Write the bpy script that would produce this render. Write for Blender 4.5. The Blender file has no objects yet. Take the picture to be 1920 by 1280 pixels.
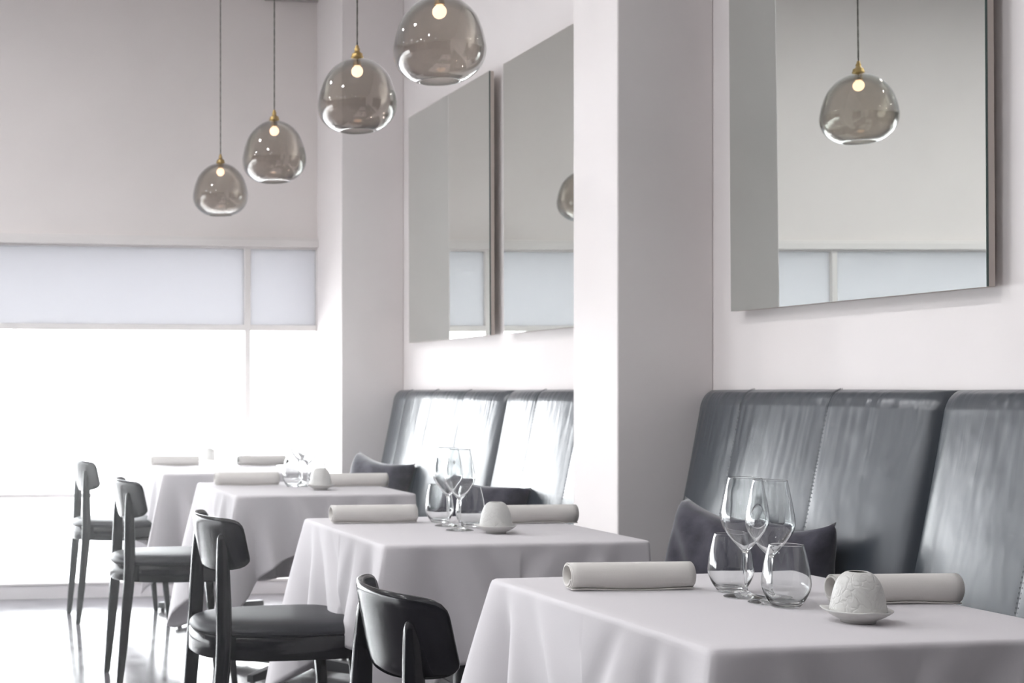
import bpy, bmesh, math, random
from mathutils import Vector, Matrix
random.seed(4)
PI = math.pi
scene = bpy.context.scene
COL = scene.collection

# ------------------------------------------------------------------ camera, world, exposure
F, CX, CY, CAMZ, TH = 2750.0, 300.0, 731.0, 1.15, math.radians(9.0)
ST, CT = math.sin(TH), math.cos(TH)
cam_d = bpy.data.cameras.new('camera'); cam = bpy.data.objects.new('camera', cam_d); COL.objects.link(cam)
cam.location = (0, 0, CAMZ); cam.rotation_euler = (PI/2, 0, -TH)
cam_d.sensor_width = 36; cam_d.sensor_fit = 'HORIZONTAL'; cam_d.lens = F/1920*36
cam_d.shift_x = (960-CX)/1920; cam_d.shift_y = (CY-640)/1920
cam_d.clip_start = .05; cam_d.clip_end = 200
cam_d.dof.use_dof = True; cam_d.dof.focus_distance = 2.75; cam_d.dof.aperture_fstop = 9.5
scene.camera = cam
scene.view_settings.view_transform = 'Standard'; scene.view_settings.look = 'None'
scene.view_settings.gamma = 1; scene.view_settings.use_curve_mapping = False
scene.view_settings.exposure = 1.11
SKY = 6.1
FILL = 5.8       # watts of each ceiling light added as fill
world = bpy.data.worlds.new('overcast_sky'); scene.world = world; world.use_nodes = True
bg = world.node_tree.nodes['Background']; bg.inputs[0].default_value = (.97, .98, 1.0, 1); bg.inputs[1].default_value = SKY
cy = scene.cycles
cy.use_denoising = True; cy.max_bounces = 16; cy.diffuse_bounces = 10; cy.glossy_bounces = 6
cy.transmission_bounces = 12; cy.transparent_max_bounces = 24; cy.volume_bounces = 1
cy.caustics_reflective = True; cy.caustics_refractive = True; cy.sample_clamp_indirect = 8; cy.blur_glossy = .3

WX, WY = 2.533, 8.10          # banquette wall, window wall
ROOM_L, ROOM_B, CEIL = -7.0, -3.0, 3.55
LW0 = 5.4      # start of the unseen left-wall glazing, added for more light
portal = bpy.data.lights.new('window_portal', 'AREA'); portal.shape = 'RECTANGLE'; portal.size = 9.2; portal.size_y = 1.9
portal.cycles.is_portal = True
po = bpy.data.objects.new('window_portal', portal); COL.objects.link(po)
po.location = ((ROOM_L+2.205)/2, WY+.10, 1.02); po.rotation_euler = (-PI/2, 0, 0)
portal2 = portal.copy(); portal2.size = WY-LW0
po2 = bpy.data.objects.new('window_portal', portal2); COL.objects.link(po2)
po2.location = (ROOM_L-.10, (WY+LW0)/2, 1.02); po2.rotation_euler = (-PI/2, 0, PI/2)

# ------------------------------------------------------------------ helpers
def link(o, parent=None):
    COL.objects.link(o)
    if parent is not None: o.parent = parent
    return o
def obj(name, bm, m, parent=None, smooth=False, sub=0, bevel=0):
    me = bpy.data.meshes.new(name)
    bmesh.ops.recalc_face_normals(bm, faces=bm.faces)
    bm.to_mesh(me); bm.free()
    if m: me.materials.append(m)
    if smooth:
        for p in me.polygons: p.use_smooth = True
    o = link(bpy.data.objects.new(name, me), parent)
    if bevel:
        b = o.modifiers.new('b', 'BEVEL'); b.width = bevel; b.segments = 3; b.limit_method = 'ANGLE'
        for p in me.polygons: p.use_smooth = True
        b.harden_normals = True
    if sub:
        s = o.modifiers.new('s', 'SUBSURF'); s.levels = sub; s.render_levels = sub
    return o
def empty(name, label, cat, loc=(0,0,0), rz=0, group=None):
    o = bpy.data.objects.new(name, None); COL.objects.link(o); o.empty_display_size = .05
    o.location = loc; o.rotation_euler = (0, 0, rz); o['label'] = label; o['category'] = cat
    if group: o['group'] = group
    return o
def tag(o, label, cat, group=None, kind=None):
    o['label'] = label; o['category'] = cat
    if group: o['group'] = group
    if kind: o['kind'] = kind
    return o
def struct(name, bm, m, parent=None, label=None, **k):
    o = obj(name, bm, m, parent, **k)
    if parent is None: o['kind'] = 'structure'
    if label: o['label'] = label
    return o
def box(bm, x0, x1, y0, y1, z0, z1):
    r = bmesh.ops.create_cube(bm, size=1)['verts']
    for v in r:
        v.co = Vector(((x0+x1)/2+v.co.x*(x1-x0), (y0+y1)/2+v.co.y*(y1-y0), (z0+z1)/2+v.co.z*(z1-z0)))
    return bm
def bx(*a): return box(bmesh.new(), *a)
def rings(bm, rs, cap0=True, cap1=True, close=True):
    vs = [[bm.verts.new(p) for p in r] for r in rs]
    n = len(vs[0])
    for a, b in zip(vs, vs[1:]):
        for i in range(n if close else n-1):
            j = (i+1) % n
            bm.faces.new((a[i], a[j], b[j], b[i]))
    if cap0: bm.faces.new(vs[0][::-1])
    if cap1: bm.faces.new(vs[-1])
    return vs
def lathe(prof, n=48, closed=False, bm=None, cap0=False, cap1=False):
    bm = bm or bmesh.new()
    rs = []
    for r, z in prof:
        rs.append([(max(r, 1e-5)*math.cos(2*PI*i/n), max(r, 1e-5)*math.sin(2*PI*i/n), z) for i in range(n)])
    vs = rings(bm, rs, cap0, cap1)
    if closed:
        a, b = vs[-1], vs[0]
        for i in range(n): bm.faces.new((a[i], a[(i+1)%n], b[(i+1)%n], b[i]))
    bmesh.ops.remove_doubles(bm, verts=bm.verts, dist=2e-5)
    return bm
def spline(pts, n):
    """Catmull-Rom through 2-D/3-D points"""
    P = [Vector(p) for p in pts]; P = [2*P[0]-P[1]] + P + [2*P[-1]-P[-2]]
    out = []
    for i in range(1, len(P)-2):
        for k in range(n):
            t = k/n
            out.append(.5*((2*P[i])+(-P[i-1]+P[i+1])*t+(2*P[i-1]-5*P[i]+4*P[i+1]-P[i+2])*t*t+(-P[i-1]+3*P[i]-3*P[i+1]+P[i+2])*t**3))
    out.append(P[-2]); return out
def sg(x, p): return math.copysign(abs(x)**p, x)
def copy_tree(src, label=None, loc=None, rz=None, group=None):
    c = src.copy(); COL.objects.link(c)
    if label: c['label'] = label
    if group: c['group'] = group
    if loc is not None: c.location = loc
    if rz is not None: c.rotation_euler = (0, 0, rz)
    for ch in list(src.children):
        k = ch.copy(); COL.objects.link(k); k.parent = c
        for g in list(ch.children):
            q = g.copy(); COL.objects.link(q); q.parent = k
    return c
def at(px, py, z):
    """room point at height z seen at photograph pixel (used only to survey positions on table tops)"""
    d = F*(CAMZ-z)/(py-CY); xc = (px-CX)*d/F
    return Vector((xc*CT+d*ST, d*CT-xc*ST, z))

# ------------------------------------------------------------------ materials
def mat(name, color=(.8,.8,.8), rough=.5, metal=0, spec=.5, **k):
    m = bpy.data.materials.new(name); m.use_nodes = True
    p = m.node_tree.nodes['Principled BSDF']
    p.inputs['Base Color'].default_value = (*color, 1); p.inputs['Roughness'].default_value = rough
    p.inputs['Metallic'].default_value = metal; p.inputs['Specular IOR Level'].default_value = spec
    for a, v in k.items(): p.inputs[a.replace('_', ' ')].default_value = v
    return m
def N(m, t, **k):
    n = m.node_tree.nodes.new(t)
    for a, v in k.items(): setattr(n, a, v)
    return n
def L(m, a, b): m.node_tree.links.new(a, b)
def bsdf(m): return m.node_tree.nodes['Principled BSDF']
def coords(m, scale=(1,1,1), rot=(0,0,0)):
    tc = N(m, 'ShaderNodeTexCoord'); mp = N(m, 'ShaderNodeMapping')
    mp.inputs['Scale'].default_value = scale; mp.inputs['Rotation'].default_value = rot
    L(m, tc.outputs['Object'], mp.inputs[0]); return mp.outputs[0]
def bump(m, height, strength=.3, dist=.002, prev=None):
    b = N(m, 'ShaderNodeBump'); b.inputs['Strength'].default_value = strength; b.inputs['Distance'].default_value = dist
    L(m, height, b.inputs['Height'])
    if prev: L(m, prev, b.inputs['Normal'])
    L(m, b.outputs[0], bsdf(m).inputs['Normal']); return b.outputs[0]
def noise(m, vec, scale, detail=4, rough=.5, dist=0):
    n = N(m, 'ShaderNodeTexNoise'); n.inputs['Scale'].default_value = scale; n.inputs['Detail'].default_value = detail
    n.inputs['Roughness'].default_value = rough; n.inputs['Distortion'].default_value = dist
    L(m, vec, n.inputs['Vector']); return n.outputs['Fac']
def ramp(m, fac, stops):
    r = N(m, 'ShaderNodeValToRGB'); L(m, fac, r.inputs[0])
    while len(r.color_ramp.elements) < len(stops): r.color_ramp.elements.new(.5)
    for e, (p, c) in zip(r.color_ramp.elements, stops):
        e.position = p; e.color = (*c, 1) if len(c) == 3 else c
    return r.outputs[0]

def plaster(name, c):
    m = mat(name, c, .75, spec=.3); v = coords(m)
    n = noise(m, v, 2.2, 6, .6)
    L(m, ramp(m, n, [(.3, tuple(x*.96 for x in c)), (.7, c)]), bsdf(m).inputs['Base Color'])
    bump(m, noise(m, v, 60, 4), .12, .002); return m
M_wall = plaster('plaster_white', (.79, .75, .742))
M_dark = plaster('charcoal_plaster', (.05, .05, .055))
M_farwall = plaster('plaster_beige', (.80, .755, .735))
M_ceil = plaster('ceiling_white', (.86, .84, .83))
M_frame = mat('frame_paint', (.74, .71, .695), .45)
M_base = mat('skirting_paint', (.70, .67, .68), .4)
M_mech = mat('vent_grey', (.38, .36, .345), .6)

M_floor = mat('polished_concrete', (.09, .085, .095), .12, spec=.6)
v = coords(M_floor); n1 = noise(M_floor, v, 1.6, 8, .65, .6); n2 = noise(M_floor, v, 9, 6, .6)
L(M_floor, ramp(M_floor, n1, [(.35, (.045,.042,.052)), (.65, (.14,.13,.14))]), bsdf(M_floor).inputs['Base Color'])
rr = N(M_floor, 'ShaderNodeMapRange'); L(M_floor, n2, rr.inputs[0])
rr.inputs[3].default_value = .06; rr.inputs[4].default_value = .26; L(M_floor, rr.outputs[0], bsdf(M_floor).inputs['Roughness'])
bump(M_floor, noise(M_floor, v, 5, 3), .06, .004)

M_ground = mat('outdoor_paving', (.55, .55, .55), .9)

# linen: fine weave
def linen(name, c, s=900, translucent=0):
    m = mat(name, c, .85, spec=.2, Sheen_Weight=.15); v = coords(m)
    w1 = N(m, 'ShaderNodeTexWave'); w1.inputs['Scale'].default_value = s/6; w1.bands_direction = 'X'; L(m, v, w1.inputs[0])
    w2 = N(m, 'ShaderNodeTexWave'); w2.inputs['Scale'].default_value = s/6; w2.bands_direction = 'Y'; L(m, v, w2.inputs[0])
    a = N(m, 'ShaderNodeMath', operation='ADD'); L(m, w1.outputs['Fac'], a.inputs[0]); L(m, w2.outputs['Fac'], a.inputs[1])
    b1 = bump(m, a.outputs[0], .08, .0004)
    bump(m, noise(m, v, 240, 3), .25, .0006, b1)
    if translucent:
        t = N(m, 'ShaderNodeBsdfTranslucent'); t.inputs[0].default_value = (*c, 1)
        mx = N(m, 'ShaderNodeMixShader'); mx.inputs[0].default_value = translucent
        out = m.node_tree.nodes['Material Output']
        L(m, bsdf(m).outputs[0], mx.inputs[1]); L(m, t.outputs[0], mx.inputs[2]); L(m, mx.outputs[0], out.inputs[0])
    return m
M_cloth = linen('tablecloth_linen', (.72, .695, .715), translucent=.22)
M_napkin = linen('napkin_linen', (.62, .598, .572))

# leather with gathered wrinkles running down from the top seam
M_leather = mat('black_leather', (.028, .036, .047), .33, spec=1.0)
v = coords(M_leather, (1, 9, 1.2)); w = noise(M_leather, v, 2.0, 2.5, .5, 1.2)
v2 = coords(M_leather, (1, 1, 1)); pores = noise(M_leather, v2, 420, 3)
v3 = coords(M_leather, (1, 3.0, 1.3)); big = noise(M_leather, v3, 2.2, 3, .5)
sep = N(M_leather, 'ShaderNodeSeparateXYZ'); L(M_leather, v2, sep.inputs[0])
mr = N(M_leather, 'ShaderNodeMapRange'); L(M_leather, sep.outputs[2], mr.inputs[0])
mr.inputs[1].default_value = .85; mr.inputs[2].default_value = 1.08; mr.inputs[3].default_value = .07; mr.inputs[4].default_value = 1.0
mg = N(M_leather, 'ShaderNodeMath', operation='MULTIPLY'); L(M_leather, big, mg.inputs[0]); L(M_leather, mr.outputs[0], mg.inputs[1])
mu = N(M_leather, 'ShaderNodeMath', operation='MULTIPLY'); L(M_leather, w, mu.inputs[0]); L(M_leather, mg.outputs[0], mu.inputs[1])
b1 = bump(M_leather, mu.outputs[0], .26, .016)
b2 = bump(M_leather, big, .22, .03, b1)
bump(M_leather, pores, .12, .0006, b2)
rr = N(M_leather, 'ShaderNodeMapRange'); L(M_leather, noise(M_leather, v2, 7, 5), rr.inputs[0])
rr.inputs[3].default_value = .25; rr.inputs[4].default_value = .38; L(M_leather, rr.outputs[0], bsdf(M_leather).inputs['Roughness'])
M_thread = mat('seam_thread', (.035, .04, .05), .6)

M_black = mat('black_lacquered_wood', (.002, .002, .004), .15, spec=.27)
v = coords(M_black, (30, 30, 3)); bump(M_black, noise(M_black, v, 8, 3), .05, .0008)
M_seat = mat('seat_leather', (.010, .011, .015), .45, spec=.36)
bump(M_seat, noise(M_seat, coords(M_seat), 260, 3), .2, .0008)
M_velvet = mat('grey_velvet', (.055, .053, .068), .9, spec=.15, Sheen_Weight=.8, Sheen_Roughness=.35)
v = coords(M_velvet); nv = noise(M_velvet, v, 14, 5, .6)
L(M_velvet, ramp(M_velvet, nv, [(.35, (.035,.033,.045)), (.7, (.085,.083,.105))]), bsdf(M_velvet).inputs['Base Color'])
bump(M_velvet, noise(M_velvet, v, 300, 2), .3, .001)
M_metal = mat('black_cast_iron', (.012, .012, .016), .4, spec=.5)
M_wood = mat('tabletop_wood', (.25, .18, .12), .6)
M_china = mat('matt_porcelain', (.56, .555, .535), .38, spec=.5, Subsurface_Weight=.15)
M_china.node_tree.nodes['Principled BSDF'].inputs['Subsurface Radius'].default_value = (.006, .005, .004)
M_relief = mat('relief_porcelain', (.54, .535, .515), .42, spec=.5)
v = coords(M_relief); vo = N(M_relief, 'ShaderNodeTexVoronoi', feature='DISTANCE_TO_EDGE'); vo.inputs['Scale'].default_value = 62
nd = N(M_relief, 'ShaderNodeTexNoise'); nd.inputs['Scale'].default_value = 30; L(M_relief, v, nd.inputs['Vector'])
mixv = N(M_relief, 'ShaderNodeMix', data_type='VECTOR'); mixv.inputs[0].default_value = .05
L(M_relief, v, mixv.inputs[4]); L(M_relief, nd.outputs['Color'], mixv.inputs[5]); L(M_relief, mixv.outputs[1], vo.inputs['Vector'])
bump(M_relief, ramp(M_relief, vo.outputs['Distance'], [(.0, (0,0,0)), (.16, (1,1,1))]), .45, .0014)
M_hole = mat('candle_hollow', (.30, .24, .17), .8)
M_brass = mat('aged_brass', (.42, .29, .11), .32, metal=1)
M_cord = mat('braided_cord', (.085, .08, .065), .8)
w = N(M_cord, 'ShaderNodeTexWave'); w.inputs['Scale'].default_value = 60; w.bands_direction = 'DIAGONAL'
L(M_cord, coords(M_cord), w.inputs[0]); L(M_cord, ramp(M_cord, w.outputs['Fac'], [(.3,(.05,.047,.04)),(.7,(.16,.15,.12))]), bsdf(M_cord).inputs['Base Color'])
M_mirror = mat('mirror_silver', (.86, .90, .865), .0, metal=1)
M_board = mat('mirror_board', (.50, .44, .40), .7)
M_edge = mat('mirror_glass_edge', (.02, .05, .045), .2)

def clear_glass(name='clear_glass'):
    m = bpy.data.materials.new(name); m.use_nodes = True; nt = m.node_tree
    for n in list(nt.nodes): nt.nodes.remove(n)
    g = nt.nodes.new('ShaderNodeBsdfGlass'); g.inputs['IOR'].default_value = 1.5; g.inputs['Roughness'].default_value = 0
    g.inputs['Color'].default_value = (.985, .99, .99, 1)
    o = nt.nodes.new('ShaderNodeOutputMaterial'); nt.links.new(g.outputs[0], o.inputs[0]); return m
M_glass = clear_glass()
def thin_glass(name, tint, refl=1.0, ior=1.5, edge=None):
    m = bpy.data.materials.new(name); m.use_nodes = True; nt = m.node_tree
    for n in list(nt.nodes): nt.nodes.remove(n)
    fr = nt.nodes.new('ShaderNodeFresnel'); fr.inputs[0].default_value = ior
    ge = nt.nodes.new('ShaderNodeNewGeometry'); mi = nt.nodes.new('ShaderNodeMapRange')   # a thin sheet reflects the same from both sides
    mi.inputs[3].default_value = ior; mi.inputs[4].default_value = 1/ior
    nt.links.new(ge.outputs['Backfacing'], mi.inputs[0]); nt.links.new(mi.outputs[0], fr.inputs[0])
    mu = nt.nodes.new('ShaderNodeMath'); mu.operation = 'MULTIPLY'; mu.inputs[1].default_value = refl; mu.use_clamp = True
    tr = nt.nodes.new('ShaderNodeBsdfTransparent'); gl = nt.nodes.new('ShaderNodeBsdfGlossy'); gl.inputs['Roughness'].default_value = 0
    gl.inputs['Color'].default_value = (1, 1, 1, 1)
    tr.inputs[0].default_value = (*tint, 1)
    if edge:
        lw = nt.nodes.new('ShaderNodeLayerWeight'); lw.inputs[0].default_value = .35
        cr = nt.nodes.new('ShaderNodeValToRGB'); cr.color_ramp.elements[0].color = (*tint, 1); cr.color_ramp.elements[1].color = (*edge, 1)
        cr.color_ramp.elements[0].position = .25
        nt.links.new(lw.outputs['Facing'], cr.inputs[0]); nt.links.new(cr.outputs[0], tr.inputs[0])
    mx = nt.nodes.new('ShaderNodeMixShader'); o = nt.nodes.new('ShaderNodeOutputMaterial')
    nt.links.new(fr.outputs[0], mu.inputs[0]); nt.links.new(mu.outputs[0], mx.inputs[0])
    nt.links.new(tr.outputs[0], mx.inputs[1]); nt.links.new(gl.outputs[0], mx.inputs[2]); nt.links.new(mx.outputs[0], o.inputs[0])
    return m
M_pane = thin_glass('window_glass', (.97, .98, .98))
M_smoke = thin_glass('smoked_glass', (.82, .795, .765), 1.4, edge=(.40, .41, .41))
M_frost = bpy.data.materials.new('frosted_film'); M_frost.use_nodes = True
p = bsdf(M_frost); p.inputs['Base Color'].default_value = (.55, .55, .58, 1); p.inputs['Roughness'].default_value = .08
t = N(M_frost, 'ShaderNodeBsdfTranslucent'); t.inputs[0].default_value = (.34, .34, .35, 1)
mx = N(M_frost, 'ShaderNodeMixShader'); mx.inputs[0].default_value = .75
L(M_frost, p.outputs[0], mx.inputs[1]); L(M_frost, t.outputs[0], mx.inputs[2]); L(M_frost, mx.outputs[0], M_frost.node_tree.nodes['Material Output'].inputs[0])
def emis(name, c, s):
    m = bpy.data.materials.new(name); m.use_nodes = True; p = bsdf(m)
    p.inputs['Base Color'].default_value = (*c, 1); p.inputs['Emission Color'].default_value = (*c, 1); p.inputs['Emission Strength'].default_value = s; return m
M_fil = emis('filament', (1, .72, .42), 60)
M_bulb = emis('glowing_bulb_glass', (1, .66, .44), 1.5)

# ------------------------------------------------------------------ room shell
T = .2
struct('floor', bx(ROOM_L-T, WX+T, ROOM_B-T, WY+T, -.1, 0), M_floor, label='polished dark concrete floor mirroring the bright windows')
struct('ceiling', bx(ROOM_L-T, WX+T, ROOM_B-T, WY+T, CEIL, CEIL+.15), M_ceil)
struct('wall_right', bx(WX, WX+T, ROOM_B-T, WY+T, 0, CEIL), M_wall, label='white plaster wall behind the benches and mirrors')
struct('wall_left', box(bx(ROOM_L-T, ROOM_L, ROOM_B-T, LW0, 0, CEIL), ROOM_L-T, ROOM_L, LW0, WY+T, 1.985, CEIL), M_dark)
struct('wall_near', bx(ROOM_L, WX, ROOM_B-T, ROOM_B, 0, CEIL), M_dark)
struct('wall_far', bx(ROOM_L, WX, WY, WY+T, 1.985, CEIL), M_farwall, label='beige wall above the window band')
struct('ground', box(bx(-30, 30, WY+T, 60, -.25, -.15), -40, ROOM_L-T-.1, -20, WY+T, -.25, -.15), M_ground, label='pale paving outside the windows')
PX = 2.2
tag(struct('pillar', bx(PX, WX, 4.446, 4.776, 0, CEIL), M_wall, bevel=.006), 'white square pillar between the two benches, beside the nearest table', 'pillar', kind='structure')
tag(struct('pilaster', bx(PX-.012, WX, 7.60, WY+T, 0, CEIL), M_wall, bevel=.006), 'white wall pier between the far bench and the window', 'pillar', kind='structure')
struct('baseboard_far', bx(ROOM_L, PX+.005, WY-.012, WY+T, 0, .075), M_base)
struct('baseboard_right', bx(WX-.014, WX, ROOM_B, .9, 0, .09), M_base)
# stepped trim above the windows
bm = bmesh.new(); box(bm, ROOM_L, PX+.005, WY-.030, WY+.01, 1.958, 2.000); box(bm, ROOM_L, PX+.005, WY-.018, WY+.01, 1.994, 2.012)
struct('trim_1', bm, M_frame, bevel=.003, label='stepped cream trim along the top of the windows')
ZS, ZR, ZT0, ZT1, ZH = .088, .565, 1.485, 1.518, 1.948
xs = [PX+.005, 1.785, -.44, -2.665, -4.89, ROOM_L]
for i in range(5):
    x1, x0 = xs[i], xs[i+1]
    w = bpy.data.objects.new('window_%d' % (i+1), None); COL.objects.link(w); w.location = (0, 0, 0); w['kind'] = 'structure'
    w['label'] = ['narrow window bay beside the wall pier', 'wide window bay behind the farthest table', 'wide window bay left of the farthest chair', 'wide window bay further left in the row', 'last window bay at the left end of the row'][i]
    e = .010
    struct('mullion', bx(x0-(.017 if i < 4 else 0), x0+.017, WY+.0, WY+.055, ZS, ZH+.02), M_frame, w, bevel=.003)
    if i == 0: struct('jamb', bx(x1-.02, x1, WY, WY+.055, ZS, ZH+.02), M_frame, w, bevel=.003)
    a, b = x0+.017, x1-(.02 if i == 0 else .017)
    struct('head_rail', bx(a, b, WY+.002, WY+.055, ZH, ZH+.02), M_frame, w, bevel=.003)
    struct('transom', bx(a, b, WY+.0, WY+.055, ZT0, ZT1), M_frame, w, bevel=.003)
    struct('lower_rail', bx(a, b, WY+.01, WY+.05, ZR-.011, ZR+.011), M_frame, w, bevel=.002)
    struct('sill', bx(a-.017, b+.017, WY-.02, WY+.06, .074, ZS), M_frame, w, bevel=.003)
    struct('frosted_pane', bx(a, b, WY+.03, WY+.036, ZT1, ZH), M_frost, w)
    struct('upper_pane', bx(a, b, WY+.030, WY+.034, ZR+.011, ZT0), M_pane, w)
    struct('lower_pane', bx(a, b, WY+.030, WY+.034, ZS, ZR-.011), M_pane, w)
w = bpy.data.objects.new('window_6', None); COL.objects.link(w); w['kind'] = 'structure'; w['label'] = 'unseen glazing added along the left wall for more daylight'
for k in range(3):  # glazing put in out of view to bring more side light
    y0, y1 = LW0+(WY-LW0)*k/2-.017, LW0+(WY-LW0)*k/2+.017
    struct('mullion', bx(ROOM_L-.055, ROOM_L, y0, y1, ZS, ZH+.02), M_frame, w)
    if k < 2:
        y0, y1 = y1, LW0+(WY-LW0)*(k+1)/2-.017
        struct('transom', bx(ROOM_L-.055, ROOM_L, y0, y1, ZT0, ZT1), M_frame, w)
        struct('head_rail', bx(ROOM_L-.055, ROOM_L, y0, y1, ZH, 1.985), M_frame, w)
        struct('sill', bx(ROOM_L-.06, ROOM_L+.02, y0-.017, y1+.017, 0, ZS), M_frame, w)
        struct('frosted_pane', bx(ROOM_L-.036, ROOM_L-.03, y0, y1, ZT1, ZH), M_frost, w)
        struct('clear_pane', bx(ROOM_L-.034, ROOM_L-.03, y0, y1, ZS, ZT0), M_pane, w)
# unseen downlights added as fill over the open room; pane glints suggest such lamps
M_fill_lamp = emis('fill_diffuser', (1, .90, .80), 8)
first = None
for ix, x in enumerate((-5.6, -3.8, -2.0, -.2)):
    for iy, y in enumerate((.6, 2.4, 4.2, 6.0)):
        if first is None:
            d = empty('ceiling_fill_light', 'unseen ceiling light added as fill above the open floor', 'ceiling light', (x, y, CEIL), 0, 'added ceiling fill lights'); first = d
            obj('trim_ring', lathe([(.075, -.001), (.075, -.008), (.098, -.006), (.100, 0)], 40), M_frame, d, smooth=True)
            obj('diffuser', lathe([(0, -.004), (.074, -.004), (.074, -.0005), (0, -.0005)], 40), M_fill_lamp, d)
        else: d = copy_tree(first, loc=(x, y, CEIL))
        ld = bpy.data.lights.new('fill_downlight', 'AREA'); ld.shape = 'DISK'; ld.size = .15; ld.energy = FILL; ld.color = (.97, .98, 1)
        lo = bpy.data.objects.new('lamp', ld); link(lo, d); lo.location = (0, 0, -.012)
# dark grille just under the frame's top by the wall pier
v_ = empty('air_vent', 'dark recessed air vent high on the far wall by the wall pier', 'vent', (2.07, WY-.001, 3.37))
bm = bmesh.new(); box(bm, -.19, .12, -.03, 0, -.02, .12); obj('vent_frame', bm, M_mech, v_, bevel=.004)
for k in range(4):
    bm = bmesh.new(); box(bm, -.17, .10, -.040, -.028, .0+.026*k, .012+.026*k); obj('slat', bm, M_mech, v_)

# ------------------------------------------------------------------ mirrors
def mirror(y1, wid, label, yaw=0, tilt=0):
    # hangs 3 cm off the wall; glass faces -X; y1 = far end
    t = empty('wall_mirror', label, 'mirror', (WX-.0, y1-wid/2, 1.985), 0, 'frameless wall mirrors')
    h = .589; w2 = wid/2
    g = obj('mirror_glass', bx(-.052, -.047, -w2, w2, -h, h), M_mirror, t)
    obj('glass_edge', bx(-.0518, -.0465, -w2-.0015, -w2, -h, h), M_edge, t)
    obj('backing_board', bx(-.047, -.028, -w2, w2, -h, h), M_board, t, bevel=.0015)
    obj('hanging_batten', bx(-.028, .0, -w2+.10, w2-.10, .2, .3), M_board, t)
    obj('hanging_batten', bx(-.028, .0, -w2+.10, w2-.10, -.4, -.3), M_board, t)
    t.rotation_euler = (0, tilt, yaw)
    return t
mirror(4.258, 1.123, 'large square mirror right of the pillar, above the near bench', 0, -.0065)
mirror(7.377, 1.143, 'farthest wall mirror, beside the wall pier', -.010, -.003)
mirror(6.100, 1.143, 'wall mirror partly hidden behind the pillar', -.012, -.003)

# ------------------------------------------------------------------ benches
def bench(name_label, y_far, seams, gaps, y_near):
    root = empty('banquette_bench', name_label, 'bench', (2.2, (y_far+y_near)/2, 0))
    oy = root.location.y; ox = root.location.x
    P = [(2.318, .44), (2.323, .47), (2.368, .667), (2.418, .90), (2.452, 1.07), (2.460, 1.108), (2.473, 1.132), (2.495, 1.148), (2.525, 1.150)]
    prof = spline([(a, b, 0) for a, b in P], 7)
    edges = [y_far] + seams + [y_near]
    hard = set([y_far, y_near] + gaps)
    secs = sorted(hard, reverse=True)
    for a, b in zip(edges, edges[1:]):
        sec_a = min(s for s in secs if s >= a-1e-6); sec_b = max(s for s in secs if s <= b+1e-6)
        n = 64; bm = bmesh.new(); rs = []
        for i in range(n+1):
            u = i/n; y = a+(b-a)*u
            row = []
            dA, dB = abs(sec_a-y), abs(y-sec_b)
            e = min(dA, dB)
            rad = .034 if min(abs(y-y_far), abs(y-y_near)) < .2 else .016
            edge = .045*math.exp(-e/rad) if e < .25 else 0
            puff = .008*math.sin(PI*u)**.7
            soft = .042*(math.sin(PI*min(max((sec_a-y)/(sec_a-sec_b), 0), 1)))
            for k, q in enumerate(prof):
                s = k/(len(prof)-1)
                fade = min(1, (1-s)*5, 1)
                nx, nz = -.97, .23
                d = (puff+soft-edge)*fade
                wr = 0
                if q.y > .84:      # gathers running down from the top seam
                    gz = min(1, (q.y-.84)/.22)*fade
                    wr = (.0007*math.sin(y*230+math.sin(y*47)*2.5+q.y*16)*max(0, math.sin(y*8.3+a*5))+.0006*math.sin(y*118+2.2*math.sin(y*23)+q.y*9))*gz
                row.append((q.x+nx*(d+wr)-ox, y-oy, q.y+nz*d*.5))
            rs.append(row)
        vs = [[bm.verts.new(p) for p in r] for r in rs]
        for r1, r2 in zip(vs, vs[1:]):
            for k in range(len(r1)-1): bm.faces.new((r1[k], r1[k+1], r2[k+1], r2[k]))
        # close the ends back to the wall so each panel has body
        for r in (vs[0], vs[-1]):
            w0 = bm.verts.new((WX-ox-.001, r[0].co.y, r[0].co.z)); w1 = bm.verts.new((WX-ox-.001, r[0].co.y, r[-1].co.z))
            bm.faces.new([w0]+r+[w1])
        o = obj('back_panel', bm, M_leather, root, smooth=True)
        md = o.modifiers.new('e', 'EDGE_SPLIT'); md.split_angle = math.radians(50)
    for y in seams:                                    # stitched seams: thread dashes lying in the groove
        if y in gaps: continue
        bm = bmesh.new()
        for k in range(3, len(prof)-6):
            q0, q1 = prof[k], prof[k+1]
            L_ = (q1-q0).length; m_ = max(1, int(L_/.009))
            sy = min(max((max(s for s in secs if s >= y)-0-y), 0), 9)
            sa = min(s for s in secs if s >= y); sb = max(s for s in secs if s <= y)
            soft = .042*math.sin(PI*(sa-y)/(sa-sb))
            for j in range(m_):
                c = q0.lerp(q1, (j+.5)/m_)
                for sgn in (-1, 1):
                    yy = y+sgn*.0035
                    box(bm, c.x-.97*(soft+.0006)-ox-.0005, c.x-.97*(soft+.0006)-ox+.0005, yy-oy-.0004, yy-oy+.0004, c.y-.0026+.11*soft, c.y+.0026+.11*soft)
        o = obj('stitching', bm, M_thread, root); o['kind'] = 'stuff'
    # seat cushions between the hard gaps
    for a, b in zip(secs, secs[1:]):
        bm = bx(1.97-ox, 2.36-ox, b-oy+.004, a-oy-.004, .36, .46)
        o = obj('seat_cushion', bm, M_leather, root, bevel=.025)
    obj('bench_base', bx(2.03-ox, WX-ox-.001, y_near-oy, y_far-oy, 0, .36), M_black, root, bevel=.004)
    return root
bench('near dark leather banquette bench right of the pillar, under the large mirror', 4.440, [4.10, 3.665, 3.275, 2.85, 2.44, 2.03], [3.275, 2.03], 1.0)
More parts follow.
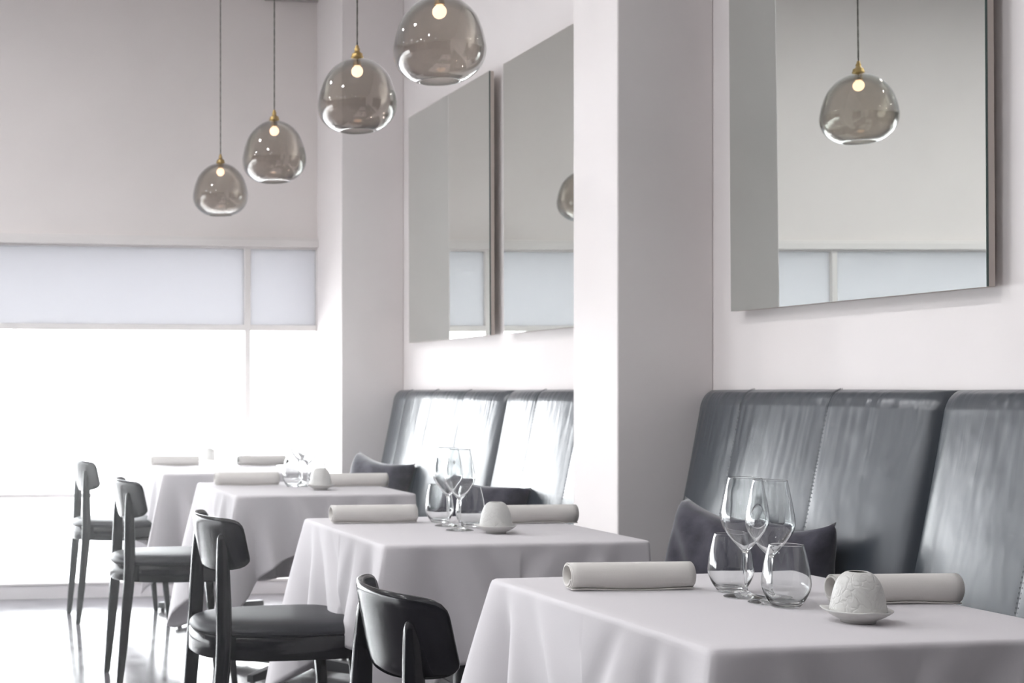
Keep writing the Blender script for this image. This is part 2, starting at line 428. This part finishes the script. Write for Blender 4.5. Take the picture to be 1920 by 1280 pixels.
bench('far dark leather banquette bench between the wall pier and the pillar', 7.594, [7.28, 6.845, 6.435, 6.02, 5.60, 5.19], [6.02], 4.782)

# ------------------------------------------------------------------ cushions
def pillow(label, loc, rot, w=.44, h=.42, t=.09, seed=0):
    rnd = random.Random(seed); bm = bmesh.new(); n = 26; grid = {}
    for side in (1, -1):
        for i in range(n+1):
            for j in range(n+1):
                u = -1+2*i/n; v = -1+2*j/n
                if side == -1 and (i in (0, n) or j in (0, n)): grid[(side,i,j)] = grid[(1,i,j)]; continue
                pinch = 1-.17*(1-u*u)**1*abs(v)**3; pinch2 = 1-.17*(1-v*v)*abs(u)**3
                x = u*w/2*pinch2; z = v*h/2*pinch
                th = t*((1-u**4)*(1-v**4))**.5*(1+.15*math.sin(3*u+seed)*math.cos(2.4*v))
                th += .006*math.sin(9*(u+v)+seed)*((1-u*u)*(1-v*v))
                grid[(side,i,j)] = bm.verts.new((x, side*th, z))
        for i in range(n):
            for j in range(n):
                q = [grid[(side,i,j)], grid[(side,i+1,j)], grid[(side,i+1,j+1)], grid[(side,i,j+1)]]
                if side == -1: q = q[::-1]
                bm.faces.new(q)
    o = obj('cushion', bm, M_velvet, None, smooth=True)
    o.location = loc; o.rotation_euler = rot
    return tag(o, label, 'cushion')
D2 = math.radians
pillow('grey velvet cushion with a raised pointed corner, against the pillar on the near bench', (2.215, 3.87, .630), (D2(-15), D2(7), D2(-78)), .42, .375, .085, 1)
pillow('dark velvet cushion behind the wine glasses on the near bench', (2.240, 3.57, .625), (D2(-13), D2(-3), D2(-84)), .30, .37, .060, 5)
pillow('grey velvet cushion at the far end of the far bench', (2.20, 7.04, .625), (D2(-16), D2(6), D2(-68)), .44, .40, .09, 2)
pillow('dark grey cushion slumped on the far bench behind the second table', (2.17, 5.60, .60), (D2(-24), D2(4), D2(-60)), .40, .40, .10, 3)

# ------------------------------------------------------------------ tables and cloths
def tabletop_rect(w, l, r, n):
    """rounded rectangle perimeter: (x, y, nx, ny, corner distance, side)"""
    pts = []; hw, hl = w/2, l/2
    def seg(x0, y0, x1, y1, nx, ny, side):
        L_ = math.hypot(x1-x0, y1-y0); m = int(n*L_)
        for k in range(m):
            t = k/m; pts.append([x0+(x1-x0)*t, y0+(y1-y0)*t, nx, ny, min(t, 1-t)*L_+r*.785, side])
    def arc(cx, cy_, a0, side):
        m = 12
        for k in range(m):
            a = a0+PI/2*k/m; pts.append([cx+r*math.cos(a), cy_+r*math.sin(a), math.cos(a), math.sin(a), abs(k/m-.5)*r*1.57, side])
    seg(hw, -hl+r, hw, hl-r, 1, 0, 0); arc(hw-r, hl-r, 0, 'c0')
    seg(hw-r, hl, -hw+r, hl, 0, 1, 1); arc(-hw+r, hl-r, PI/2, 'c1')
    seg(-hw, hl-r, -hw, -hl+r, -1, 0, 2); arc(-hw+r, -hl+r, PI, 'c2')
    seg(-hw+r, -hl, hw-r, -hl, 0, -1, 3); arc(hw-r, -hl+r, 1.5*PI, 'c3')
    return pts
def cloth(loc, w, l, drops, corner, label, seed):
    # drops: right, far, left, near ; corner: FR, FL, NL, NR extra length
    rnd = random.Random(seed); ph = [rnd.uniform(0, 6.28) for _ in range(8)]
    P = tabletop_rect(w, l, .010, 210); n = len(P); bm = bmesh.new()
    # smoothed side drop around the perimeter
    sd = []
    for p in P: sd.append(drops[p[5]] if isinstance(p[5], int) else None)
    raw = sd[:]
    for i in range(n):
        if raw[i] is None:
            a = i
            while raw[a % n] is None: a += 1
            b = i
            while raw[b % n] is None: b -= 1
            sd[i] = (drops[P[b % n][5]]*(a-i)+drops[P[a % n][5]]*(i-b))/(a-b)
    sm = sd[:]
    for _ in range(30): sm = [(sm[i-1]+sm[i]+sm[(i+1) % n])/3 for i in range(n)]
    # which corner is nearest
    cpos = [(w/2, l/2), (-w/2, l/2), (-w/2, -l/2), (w/2, -l/2)]
    rows = []; K = 34
    info = []
    for i, (x, y, nx, ny, dc, side) in enumerate(P):
        ci = min(range(4), key=lambda c: (x-cpos[c][0])**2+(y-cpos[c][1])**2)
        g = .35*math.exp(-(dc/.045)**2)+.65*math.exp(-dc/.038); D = sm[i]+corner[ci][0]*math.exp(-dc/.085)
        info.append((ci, g, D, dc))
    # top
    for s in (.0, .25, .5, .75, .93, 1.0):
        rows.append([((x-0)*s if s else x*.02, y*s if s else y*.02, .0022*math.sin(x*9+ph[0])*math.sin(y*8+ph[1])*(1-s**3)*0+0) for (x, y, *_r) in P])
    for k in range(1, K+1):
        r = []
        for (x, y, nx, ny, dc0, side), (ci, g, D, dc) in zip(P, info):
            t = k/K; s_ = D*(t**1.25)
            er = .007
            if s_ < er*1.57:
                a = s_/er; o_ = er*math.sin(a); h = er*(1-math.cos(a))
            else: o_ = er; h = er+(s_-er*1.57)
            fl = corner[ci][1]
            o_ += g*fl*h*(1-.35*h)/(1+.0*h)
            fold = .046*(h/.3)**1.1*math.exp(-((dc-.13)/.30)**2)*(1-g)
            q = dc/(1+2.2*h)
            o_ += fold*(.75*math.sin(2*PI*q/.135+ph[ci])+.16*math.sin(2*PI*q/.07+ph[ci+4]))+.012*h*(1-g)
            dip = math.exp(-((dc-.088)/.034)**2)*.11*h
            o_ -= dip
            dx, dy = nx, ny
            if g > .02:   # pull toward the diagonal so the corner reads as a fold
                cxn, cyn = (1 if cpos[ci][0] > 0 else -1)*.7071, (1 if cpos[ci][1] > 0 else -1)*.7071
                dx = nx*(1-g)+cxn*g; dy = ny*(1-g)+cyn*g; q_ = math.hypot(dx, dy); dx /= q_; dy /= q_
            r.append((x+dx*o_, y+dy*o_, -h))
        rows.append(r)
    rings(bm, rows, True, False)
    o = obj('tablecloth', bm, M_cloth, None, smooth=True)
    md = o.modifiers.new('s', 'SOLIDIFY'); md.thickness = .0012; md.offset = 1
    o.location = loc
    return tag(o, label, 'tablecloth', 'white tablecloths on the row of tables')
def table(loc, w, l, label, rz=0):
    t = empty('dining_table', label, 'table', loc, rz, 'dining tables in a row along the benches')
    obj('tabletop', bx(-w/2+.004, w/2-.004, -l/2+.004, l/2-.004, .715, .744), M_wood, t, bevel=.004)
    bm = lathe([(0, .03), (.04, .03), (.036, .075), (.030, .09), (.030, .68), (.05, .70), (.05, .715), (0, .715)], 32)
    obj('column', bm, M_metal, t, smooth=True)
    for k in range(4):
        a = PI/4+k*PI/2; bm = bmesh.new(); c, s = math.cos(a), math.sin(a); rs = []
        for q, hw, z0, z1 in ((.0, .026, .020, .072), (.10, .024, .018, .064), (.36, .018, .014, .044), (.385, .016, .014, .042)):
            ring = []
            for (yy, zz) in ((-hw, z0), (hw, z0), (hw*.8, z1), (-hw*.8, z1)): ring.append((q*c-yy*s, q*s+yy*c, zz))
            rs.append(ring)
        rings(bm, rs)
        f = obj('base_arm', bm, M_metal, t, bevel=.003)
        bm = lathe([(0, 0), (.012, 0), (.012, .010), (.007, .012), (.007, .016), (0, .016)], 16)
        for v in bm.verts: v.co += Vector((.365*c, .365*s, 0))
        obj('glide', bm, M_metal, f, smooth=False)
    return t
H_T = .75
tabs = [  # center x, y, w, l, drops (right, far, left, near), corners
    (1.545, 2.545, .700, .855, (.25, .30, .30, .30)),
    (1.530, 4.050, .725, .800, (.25, .30, .30, .30)),
    (1.510, 5.850, .700, .800, (.25, .42, .32, .22)),
    (1.470, 7.300, .720, .830, (.24, .36, .32, .26)),
]
names = ['nearest', 'second nearest', 'third', 'farthest']
for i, (x, y, w, l, dr) in enumerate(tabs):
    table((x, y, 0), w, l, ['dining table under the nearest white cloth, pedestal hidden below the frame',
        'dining table under the second cloth from the front, beside the pillar',
        'dining table third from the front, its crossed base seen under the chair seat',
        'dining table nearest the window, on a crossed black base'][i], 0)
    cl = cloth((x, y, H_T-.0015), w, l, dr, [(.02, .06), (.27, .34), (.27, .42), (.02, .06)],
        ['white tablecloth on the nearest table, draped corner in front', 'white tablecloth on the second table, between the pillar and the nearest table',
         'white tablecloth on the third table, in front of the far bench end', 'white tablecloth on the farthest table, washed out by window light'][i], 10+i)
    if i == 0: cl.rotation_euler.z = .015

# ------------------------------------------------------------------ chair
def chair_proto():
    t = empty('dining_chair', '', 'chair', (0, 0, 0), 0, 'black dining chairs facing the row of tables')
    def sq(cx, cy_, z, a, b, n=20, p=.45):
        return [(cx+a*sg(math.cos(2*PI*i/n), p), cy_+b*sg(math.sin(2*PI*i/n), p), z) for i in range(n)]
    for s in (-1, 1):    # rear legs run up behind the back rest
        bm = bmesh.new(); rs = []
        keys = [(-.052, .172, 0, .0105, .0090), (-.050, .172, .012, .0125, .0110), (-.034, .174, .18, .0175, .0125), (-.014, .176, .40, .0208, .013), (-.010, .172, .47, .0215, .013),
                (-.008, .160, .56, .0212, .0125), (-.007, .148, .66, .0188, .0115), (-.006, .139, .72, .0160, .011), (-.006, .1365, .740, .0142, .0100), (-.006, .1355, .750, .0108, .008), (-.006, .135, .755, .0055, .004)]
        for (a, b, z, wx, wy) in keys: rs.append(sq(a, s*b, z, wx, wy))
        rings(bm, rs); obj('rear_leg', bm, M_black, t, smooth=True)
        bm = bmesh.new(); rs = []
        for (a, b, z, w_) in [(.405, .172, 0, .0095), (.404, .172, .012, .0115), (.385, .168, .22, .0155), (.368, .163, .425, .0185)]: rs.append(sq(a, s*b, z, w_, w_*.9))
        rings(bm, rs); obj('front_leg', bm, M_black, t, smooth=True)
    def outline(sc, z, n=72, inset=0):
        r = []
        for i in range(n):
            a = 2*PI*i/n; c, s_ = math.cos(a), math.sin(a)
            ey = .42 if c > 0 else .80
            X = .185+(.245-inset)*sg(c, .34 if c > 0 else .80)*1.0
            Y = (.200-inset)*sg(s_, ey)*(1+.04*c)
            r.append((X, Y, z))
        return r
    bm = bmesh.new(); rings(bm, [outline(1, .412, inset=.006), outline(1, .408, inset=.010), outline(1, .408, inset=.03)][::-1][:1]+[outline(1, .408, inset=.004), outline(1, .412, inset=0), outline(1, .470, inset=0), outline(1, .474, inset=.004)])
    obj('seat_frame', bm, M_black, t, smooth=True).modifiers.new('e', 'EDGE_SPLIT').split_angle = D2(50)
    bm = bmesh.new()
    rings(bm, [outline(1, .4735, inset=.005), outline(1, .481, inset=.0005), outline(1, .490, inset=.003), outline(1, .499, inset=.012), outline(1, .506, inset=.03), outline(1, .512, inset=.065), outline(1, .515, inset=.12), outline(1, .516, inset=.17)])
    obj('seat_cushion', bm, M_seat, t, smooth=True)
    # curved back rest shell with rounded corners
    bm = bmesh.new(); nu, nv = 40, 14; th = .0115; G = {}
    for side in (0, 1):
        for i in range(nu+1):
            for j in range(nv+1):
                u = -1+2*i/nu; v = -1+2*j/nv
                um = u*(1-.045*abs(v)**9); vm = v*(1-.10*abs(u)**18)
                y = .202*um*(1-.02*v)
                zc = .722-.004*0; zh = .078
                z = zc+zh*vm + (-.003*(um*um) if v > 0 else .026*abs(um)**2.4)*abs(v)
                x = -.032+.080*abs(um)**2.3-(z-.722)*.20
                dxdy = 2.3*.080*abs(um)**1.3*(1 if u > 0 else -1)/.212
                nrm = Vector((1, -dxdy, .2)).normalized()
                e = 1-max(abs(u)**10, abs(v)**10)
                h = (th/2)*(.35+.65*e)
                c = Vector((x, y, z))+nrm*(h if side else -h)
                G[(side, i, j)] = bm.verts.new(c)
        for i in range(nu):
            for j in range(nv):
                bm.faces.new([G[(side,i,j)], G[(side,i+1,j)], G[(side,i+1,j+1)], G[(side,i,j+1)]])
    per = [(i, 0) for i in range(nu)]+[(nu, j) for j in range(nv)]+[(i, nv) for i in range(nu, 0, -1)]+[(0, j) for j in range(nv, 0, -1)]
    for a, b in zip(per, per[1:]+per[:1]):
        bm.faces.new([G[(0,*a)], G[(0,*b)], G[(1,*b)], G[(1,*a)]])
    obj('backrest', bm, M_black, t, smooth=True)
    return t
chairs = [(.826, 2.553, 0, 'black wooden chair with curved backrest at the nearest table, cut off at the bottom'),
          (.800, 4.10, 3, 'black chair in the middle distance, its whole seat visible at the second table'),
          (.775, 5.77, 1, 'black chair third from the front, at the third table'),
          (.775, 7.36, 2, 'black chair farthest away, against the window')]
proto = chair_proto()
for i, (x, y, r, lab) in enumerate(chairs):
    if i == 0:
        proto.location = (x, y, 0); proto['label'] = lab; proto.rotation_euler = (0, 0, D2(r))
    else: copy_tree(proto, lab, (x, y, 0), D2(r))

# ------------------------------------------------------------------ rolled napkins
def napkin_mesh(ln, r, seed):
    rnd = random.Random(seed)
    bm = bmesh.new(); th = .0022; path = []
    turns = 2.15; n = 110; a_end = -PI/2-.35
    for i in range(n+1):
        u = i/n; a = a_end+2*PI*turns*(u-1)
        rr_ = r*(.72+.28*u)-.001
        path.append((rr_*math.cos(a)*1.02, rr_*math.sin(a)*.98))
    # loose flap lying along the table
    x0, z0 = path[-1]
    for k in range(1, 4): path.append((x0-.0035*k, z0+(-r*.98-z0)*min(1, k/3)+.0006*k))
    m = 14; G = []
    for sgn in (0, 1):
        lay = []
        for j in range(m+1):
            t = j/m; row = []
            for i, (a, b) in enumerate(path):
                u = i/len(path)
                q = path[min(i+1, len(path)-1)]; p_ = path[max(i-1, 0)]
                tx, tz = q[0]-p_[0], q[1]-p_[1]; l_ = math.hypot(tx, tz) or 1
                ofs = th/2*(1 if sgn else -1)
                skew = (1-u)*.004*(-1 if t < .5 else 1)*(abs(t-.5)*2)
                wob = .0010*math.sin(t*5+seed)+.0005*math.sin(t*13)
                lenf = -ln/2+ln*t+skew
                flap = 0 if i < n-4 else .0015*math.sin(t*7+seed)
                row.append(bm.verts.new((lenf, a-tz/l_*ofs+wob, b+tx/l_*ofs+flap)))
            lay.append(row)
        G.append(lay)
    for lay in G:
        for j in range(m):
            for i in range(len(path)-1): bm.faces.new((lay[j][i], lay[j+1][i], lay[j+1][i+1], lay[j][i+1]))
    np_ = len(path)
    for j in range(m):
        for i in (0, np_-1): bm.faces.new((G[0][j][i], G[0][j+1][i], G[1][j+1][i], G[1][j][i]))
    for j in (0, m):
        for i in range(np_-1): bm.faces.new((G[0][j][i], G[0][j][i+1], G[1][j][i+1], G[1][j][i]))
    return bm
nap_mesh = []
for s in range(3):
    o_ = obj('tmp', napkin_mesh(.245, .0285, s*3+1), M_napkin, None, smooth=True); nap_mesh.append(o_.data); bpy.data.objects.remove(o_)
def napkin(pl, pr, label, s=0, length=None):
    a = at(*pl, H_T); b = at(*pr, H_T); c = (a+b)/2; d = b-a
    o = bpy.data.objects.new('napkin', nap_mesh[s % 3]); COL.objects.link(o)
    lw = d.length; k = lw/.245
    o.location = (c.x, c.y, H_T+.0285*1.0); o.rotation_euler = (0, 0, math.atan2(d.y, d.x)); o.scale = (k, 1.0, 1.0)
    o['label'] = label; o['category'] = 'napkin'; o['group'] = 'rolled white napkins on the tables'
    return o
napkin((1066, 1106), (1293, 1103), 'rolled linen napkin at the chair side of the nearest table, open end showing', 0)
napkin((1560, 1131), (1792, 1129), 'rolled linen napkin behind the candle dome on the nearest table', 1)
napkin((622, 981), (778, 979), 'rolled napkin at the chair side of the second table', 2)
napkin((935, 981), (1078, 979), 'rolled napkin right of the candle dome on the second table', 1)
napkin((404, 910), (521, 909), 'rolled napkin at the chair side of the third table', 0)
napkin((612, 912), (725, 911), 'rolled napkin at the bench side of the third table', 1)
napkin((283, 873), (373, 873), 'rolled napkin at the chair side of the farthest table', 2)
napkin((447, 873), (534, 872), 'rolled napkin at the bench side of the farthest table', 0)

# ------------------------------------------------------------------ glasses
def wine_mesh():
    out = [(.0, .0), (.0365, 0), (.0372, .0012), (.030, .0030), (.016, .0058), (.0075, .0105), (.0045, .018), (.0037, .035), (.0036, .060), (.0040, .078), (.0062, .088), (.0125, .0955), (.0215, .106), (.0315, .119), (.0395, .132), (.0432, .143), (.0440, .151), (.0432, .162), (.0400, .182), (.0355, .205), (.0307, .2292)]; rim = [(.03058, .2300), (.03045, .2304), (.03022, .2304), (.0301, .2300)]
    inn = [(.0302, .2290), (.0350, .205), (.0391, .182), (.0422, .162), (.0430, .151), (.0421, .143), (.0383, .1325), (.0302, .1200), (.0202, .1075), (.0110, .0980), (.0045, .0925), (0, .0915)]
    o = spline([(r, z, 0) for r, z in out], 4); i = spline([(r, z, 0) for r, z in inn], 4)
    prof = [(max(p.x, 0), max(p.y, 0)) for p in o]+rim+[(max(p.x, 0), p.y) for p in i]
    return lathe(prof, 64)
def tumbler_mesh():
    out = [(0, 0), (.022, 0), (.0245, .001), (.027, .004), (.034, .014), (.0405, .028), (.0432, .040), (.0425, .052), (.0395, .074), (.035, .096), (.0307, .1132)]; rim = [(.03058, .1140), (.03045, .1144), (.03005, .1144), (.0299, .1140)]
    inn = [(.0300, .1130), (.0341, .096), (.0385, .074), (.0414, .052), (.0420, .040), (.0392, .029), (.032, .0165), (.024, .009), (.012, .0068), (0, .0065)]
    o = spline([(r, z, 0) for r, z in out], 4); i = spline([(r, z, 0) for r, z in inn], 4)
    return lathe([(max(p.x, 0), max(p.y, 0)) for p in o]+rim+[(max(p.x, 0), p.y) for p in i], 64)
wm = obj('tmp', wine_mesh(), M_glass, None, smooth=True); WM = wm.data; bpy.data.objects.remove(wm)
tm = obj('tmp', tumbler_mesh(), M_glass, None, smooth=True); TM = tm.data; bpy.data.objects.remove(tm)
def glass(kind, px, py, label):
    p = at(px, py, H_T)
    o = bpy.data.objects.new('wine_glass' if kind == 'w' else 'tumbler', WM if kind == 'w' else TM); COL.objects.link(o)
    o.location = (p.x, p.y, H_T+.0008)
    o['label'] = label; o['category'] = 'wine glass' if kind == 'w' else 'tumbler'
    o['group'] = 'wine glasses on the tables' if kind == 'w' else 'stemless tumblers on the tables'
    return o
glass('w', 1397, 1119, 'left wine glass on the nearest table')
glass('w', 1444, 1130, 'right wine glass on the nearest table, slightly nearer than its pair')
glass('t', 1370, 1109, 'left stemless tumbler on the nearest table')
glass('t', 1474, 1137, 'right stemless tumbler on the nearest table')
glass('w', 840, 986, 'left wine glass on the second table')
glass('w', 862, 994, 'right wine glass on the second table')
glass('t', 824, 979, 'left stemless tumbler on the second table')
glass('t', 882, 987, 'right stemless tumbler on the second table, behind the candle dome')
glass('w', 563, 905, 'left wine glass on the third table')
glass('w', 577, 911, 'right wine glass on the third table')
glass('t', 549, 912, 'left stemless tumbler on the third table')
glass('t', 593, 905, 'right stemless tumbler on the third table')
glass('w', 404, 876, 'left wine glass on the farthest table')
glass('w', 418, 880, 'right wine glass on the farthest table')
glass('t', 434, 873, 'stemless tumbler on the farthest table')

# ------------------------------------------------------------------ candle domes on saucers
def candle_proto():
    t = empty('tealight_dome', '', 'candle holder', (0,0,0), 0, 'porcelain tealight domes on the tables')
    n = 96; bm = bmesh.new()
    prof = [(0, .003), (.024, .003), (.0255, 0), (.028, 0), (.0285, .004), (.036, .0075), (.046, .0130), (.0535, .0185), (.0555, .0205)]
    inn = [(.0552, .0222), (.049, .0190), (.040, .0150), (.028, .0115), (0, .011)]
    rs = []
    for k, (r, z) in enumerate(prof+inn):
        ring = []
        for i in range(n):
            a = 2*PI*i/n; w_ = max(0, (r-.042)/.0135)
            tip = abs(math.cos(1.5*(a-.35)))**10
            rr_ = r+w_*.0055*tip; zz = z+w_*.0028*tip
            ring.append((max(rr_, 1e-5)*math.cos(a), max(rr_, 1e-5)*math.sin(a), zz))
        rs.append(ring)
    rings(bm, rs, False, False); bmesh.ops.remove_doubles(bm, verts=bm.verts, dist=2e-5)
    obj('saucer', bm, M_china, t, smooth=True)
    out = [(.0455, .0185), (.0462, .021), (.0440, .032), (.0415, .046), (.0375, .062), (.0315, .075), (.0235, .0835), (.0165, .0870)]
    inn2 = [(.0150, .0860), (.022, .0815), (.0295, .073), (.0355, .060), (.0395, .045), (.042, .031), (.0435, .0185)]
    o = spline([(r, z, 0) for r, z in out], 3); q = spline([(r, z, 0) for r, z in inn2], 3)
    bm = lathe([(p.x, p.y) for p in o]+[(p.x, p.y) for p in q], 64, closed=True)
    obj('dome', bm, M_relief, t, smooth=True)
    bm = lathe([(0, .0115), (.019, .0115), (.019, .027), (0, .027)], 32); obj('tealight', bm, M_hole, t)
    return t
cands = [(1609, 1166, 0, 'white porcelain tealight dome with leaf relief on the nearest table'),
         (930, 999, .4, 'white porcelain tealight dome on the second table'),
         (601, 918, 1.0, 'white porcelain tealight dome on the third table'),
         (392, 869, 2.0, 'pale tealight dome on the farthest table, beside the left napkin')]
cp = candle_proto()
for i, (px, py, r, lab) in enumerate(cands):
    p = at(px, py, H_T); p.z = H_T+.0005
    if i == 0: cp.location = p; cp.rotation_euler = (0, 0, r); cp['label'] = lab
    else: copy_tree(cp, lab, p, r)

# ------------------------------------------------------------------ pendant lamps
def pendant(y, R, Hh, zb, label, seed, x=1.505):
    t = empty('pendant_lamp', label, 'pendant lamp', (x, y, zb), seed*1.3, 'smoked glass pendant lamps in a row over the tables')
    P = [(.115, 0), (.25, .022), (.44, .066), (.64, .150), (.81, .265), (.925, .42), (.985, .56), (1.0, .645), (.975, .735), (.905, .825), (.79, .90), (.64, .96), (.52, .990), (.455, .999), (.44, 1.0)]
    o = spline([(r*R, Hh*(1-z), 0) for r, z in P], 4)
    n = 72; bm = bmesh.new(); rs = []; k = 0
    outer = [(p.x, p.y) for p in o]
    inner = []
    for i, (r, z) in enumerate(outer):
        a = outer[max(i-1, 0)]; b = outer[min(i+1, len(outer)-1)]; tx, tz = b[0]-a[0], b[1]-a[1]; l_ = math.hypot(tx, tz)
        th = .0028+.004*max(0, 1-i/12)
        inner.append((r+tz/l_*th, z-tx/l_*th))
    inner[-1] = (outer[-1][0]-.0028, outer[-1][1])
    for r, z in outer+inner[::-1]:
        rs.append([(r*(1+.012*math.sin(2*2*PI*i/n+seed+z*6))*math.cos(2*PI*i/n), r*(1+.012*math.sin(2*2*PI*i/n+seed+z*6))*math.sin(2*PI*i/n), z) for i in range(n)])
    rings(bm, rs, False, False)
    sh = obj('glass_shade', bm, M_smoke, t, smooth=True)
    cap = lathe([(0, Hh-.002), (.021, Hh-.002), (.022, Hh+.002), (.022, Hh+.006), (.019, Hh+.008), (.020, Hh+.012), (.0185, Hh+.016), (.012, Hh+.019), (.010, Hh+.024), (.0085, Hh+.026), (.0105, Hh+.030), (.0085, Hh+.035), (.006, Hh+.038), (.0065, Hh+.043), (.004, Hh+.046), (0, Hh+.046)], 32)
    obj('brass_cap', cap, M_brass, t, smooth=True)
    obj('lamp_socket', lathe([(0, Hh-.001), (.0135, Hh-.001), (.0135, Hh-.020), (.015, Hh-.021), (.015, Hh-.027), (0, Hh-.027)], 24), M_brass, t)
    zc = Hh-.047
    b = obj('light_bulb', lathe([(.010, Hh-.0265)]+[(.0205*math.sin(a), zc+.0205*math.cos(a)) for a in [PI*(.17+.83*k/14) for k in range(15)]], 32), M_bulb, t, smooth=True)
    ceil = CEIL-zb
    cord = bmesh.new(); rs = []
    z0, z1 = Hh+.044, ceil-.0
    m = 60
    for k in range(m+1):
        z = z0+(z1-z0)*k/m; a0 = z*40
        rs.append([(.0028*math.cos(a0+2*PI*i/8)*(1.2 if i % 2 else .85), .0028*math.sin(a0+2*PI*i/8)*(1.2 if i % 2 else .85), z) for i in range(8)])
    rings(cord, rs); obj('cord', cord, M_cord, t, smooth=True)
    obj('ceiling_rose', lathe([(0, ceil-.03), (.03, ceil-.028), (.05, ceil-.012), (.052, ceil), (0, ceil)], 32), M_brass, t, smooth=True)
    return t
pendant(7.49, .1460, .271, 2.060, 'smoked glass pendant lamp farthest away and lowest in the photo', 1)
pendant(6.29, .1410, .271, 2.064, 'smoked glass pendant lamp second from the left', 2)
pendant(5.03, .1380, .260, 2.067, 'smoked glass pendant lamp third from the left, also seen in the large mirror', 3)
pendant(4.08, .1335, .250, 2.045, 'smoked glass pendant lamp nearest the camera, its top cut off', 4, 1.468)

# ------------------------------------------------------------------ scattering volume added to imitate lens glare
GLARE = 0.0055
if GLARE:
    m = bpy.data.materials.new('glare_volume'); m.use_nodes = True; nt = m.node_tree
    for n in list(nt.nodes): nt.nodes.remove(n)
    vs_ = nt.nodes.new('ShaderNodeVolumeScatter'); vs_.inputs['Color'].default_value = (1, 1, 1, 1)
    vs_.inputs['Density'].default_value = GLARE; vs_.inputs['Anisotropy'].default_value = .88
    o = nt.nodes.new('ShaderNodeOutputMaterial'); nt.links.new(vs_.outputs[0], o.inputs['Volume'])
    h = obj('glare_volume', bx(ROOM_L-.5, WX+.5, ROOM_B-.5, WY+.4, -.3, CEIL+.5), m)
    tag(h, 'added scattering volume imitating lens glare from the windows', 'glare_volume', kind='stuff')
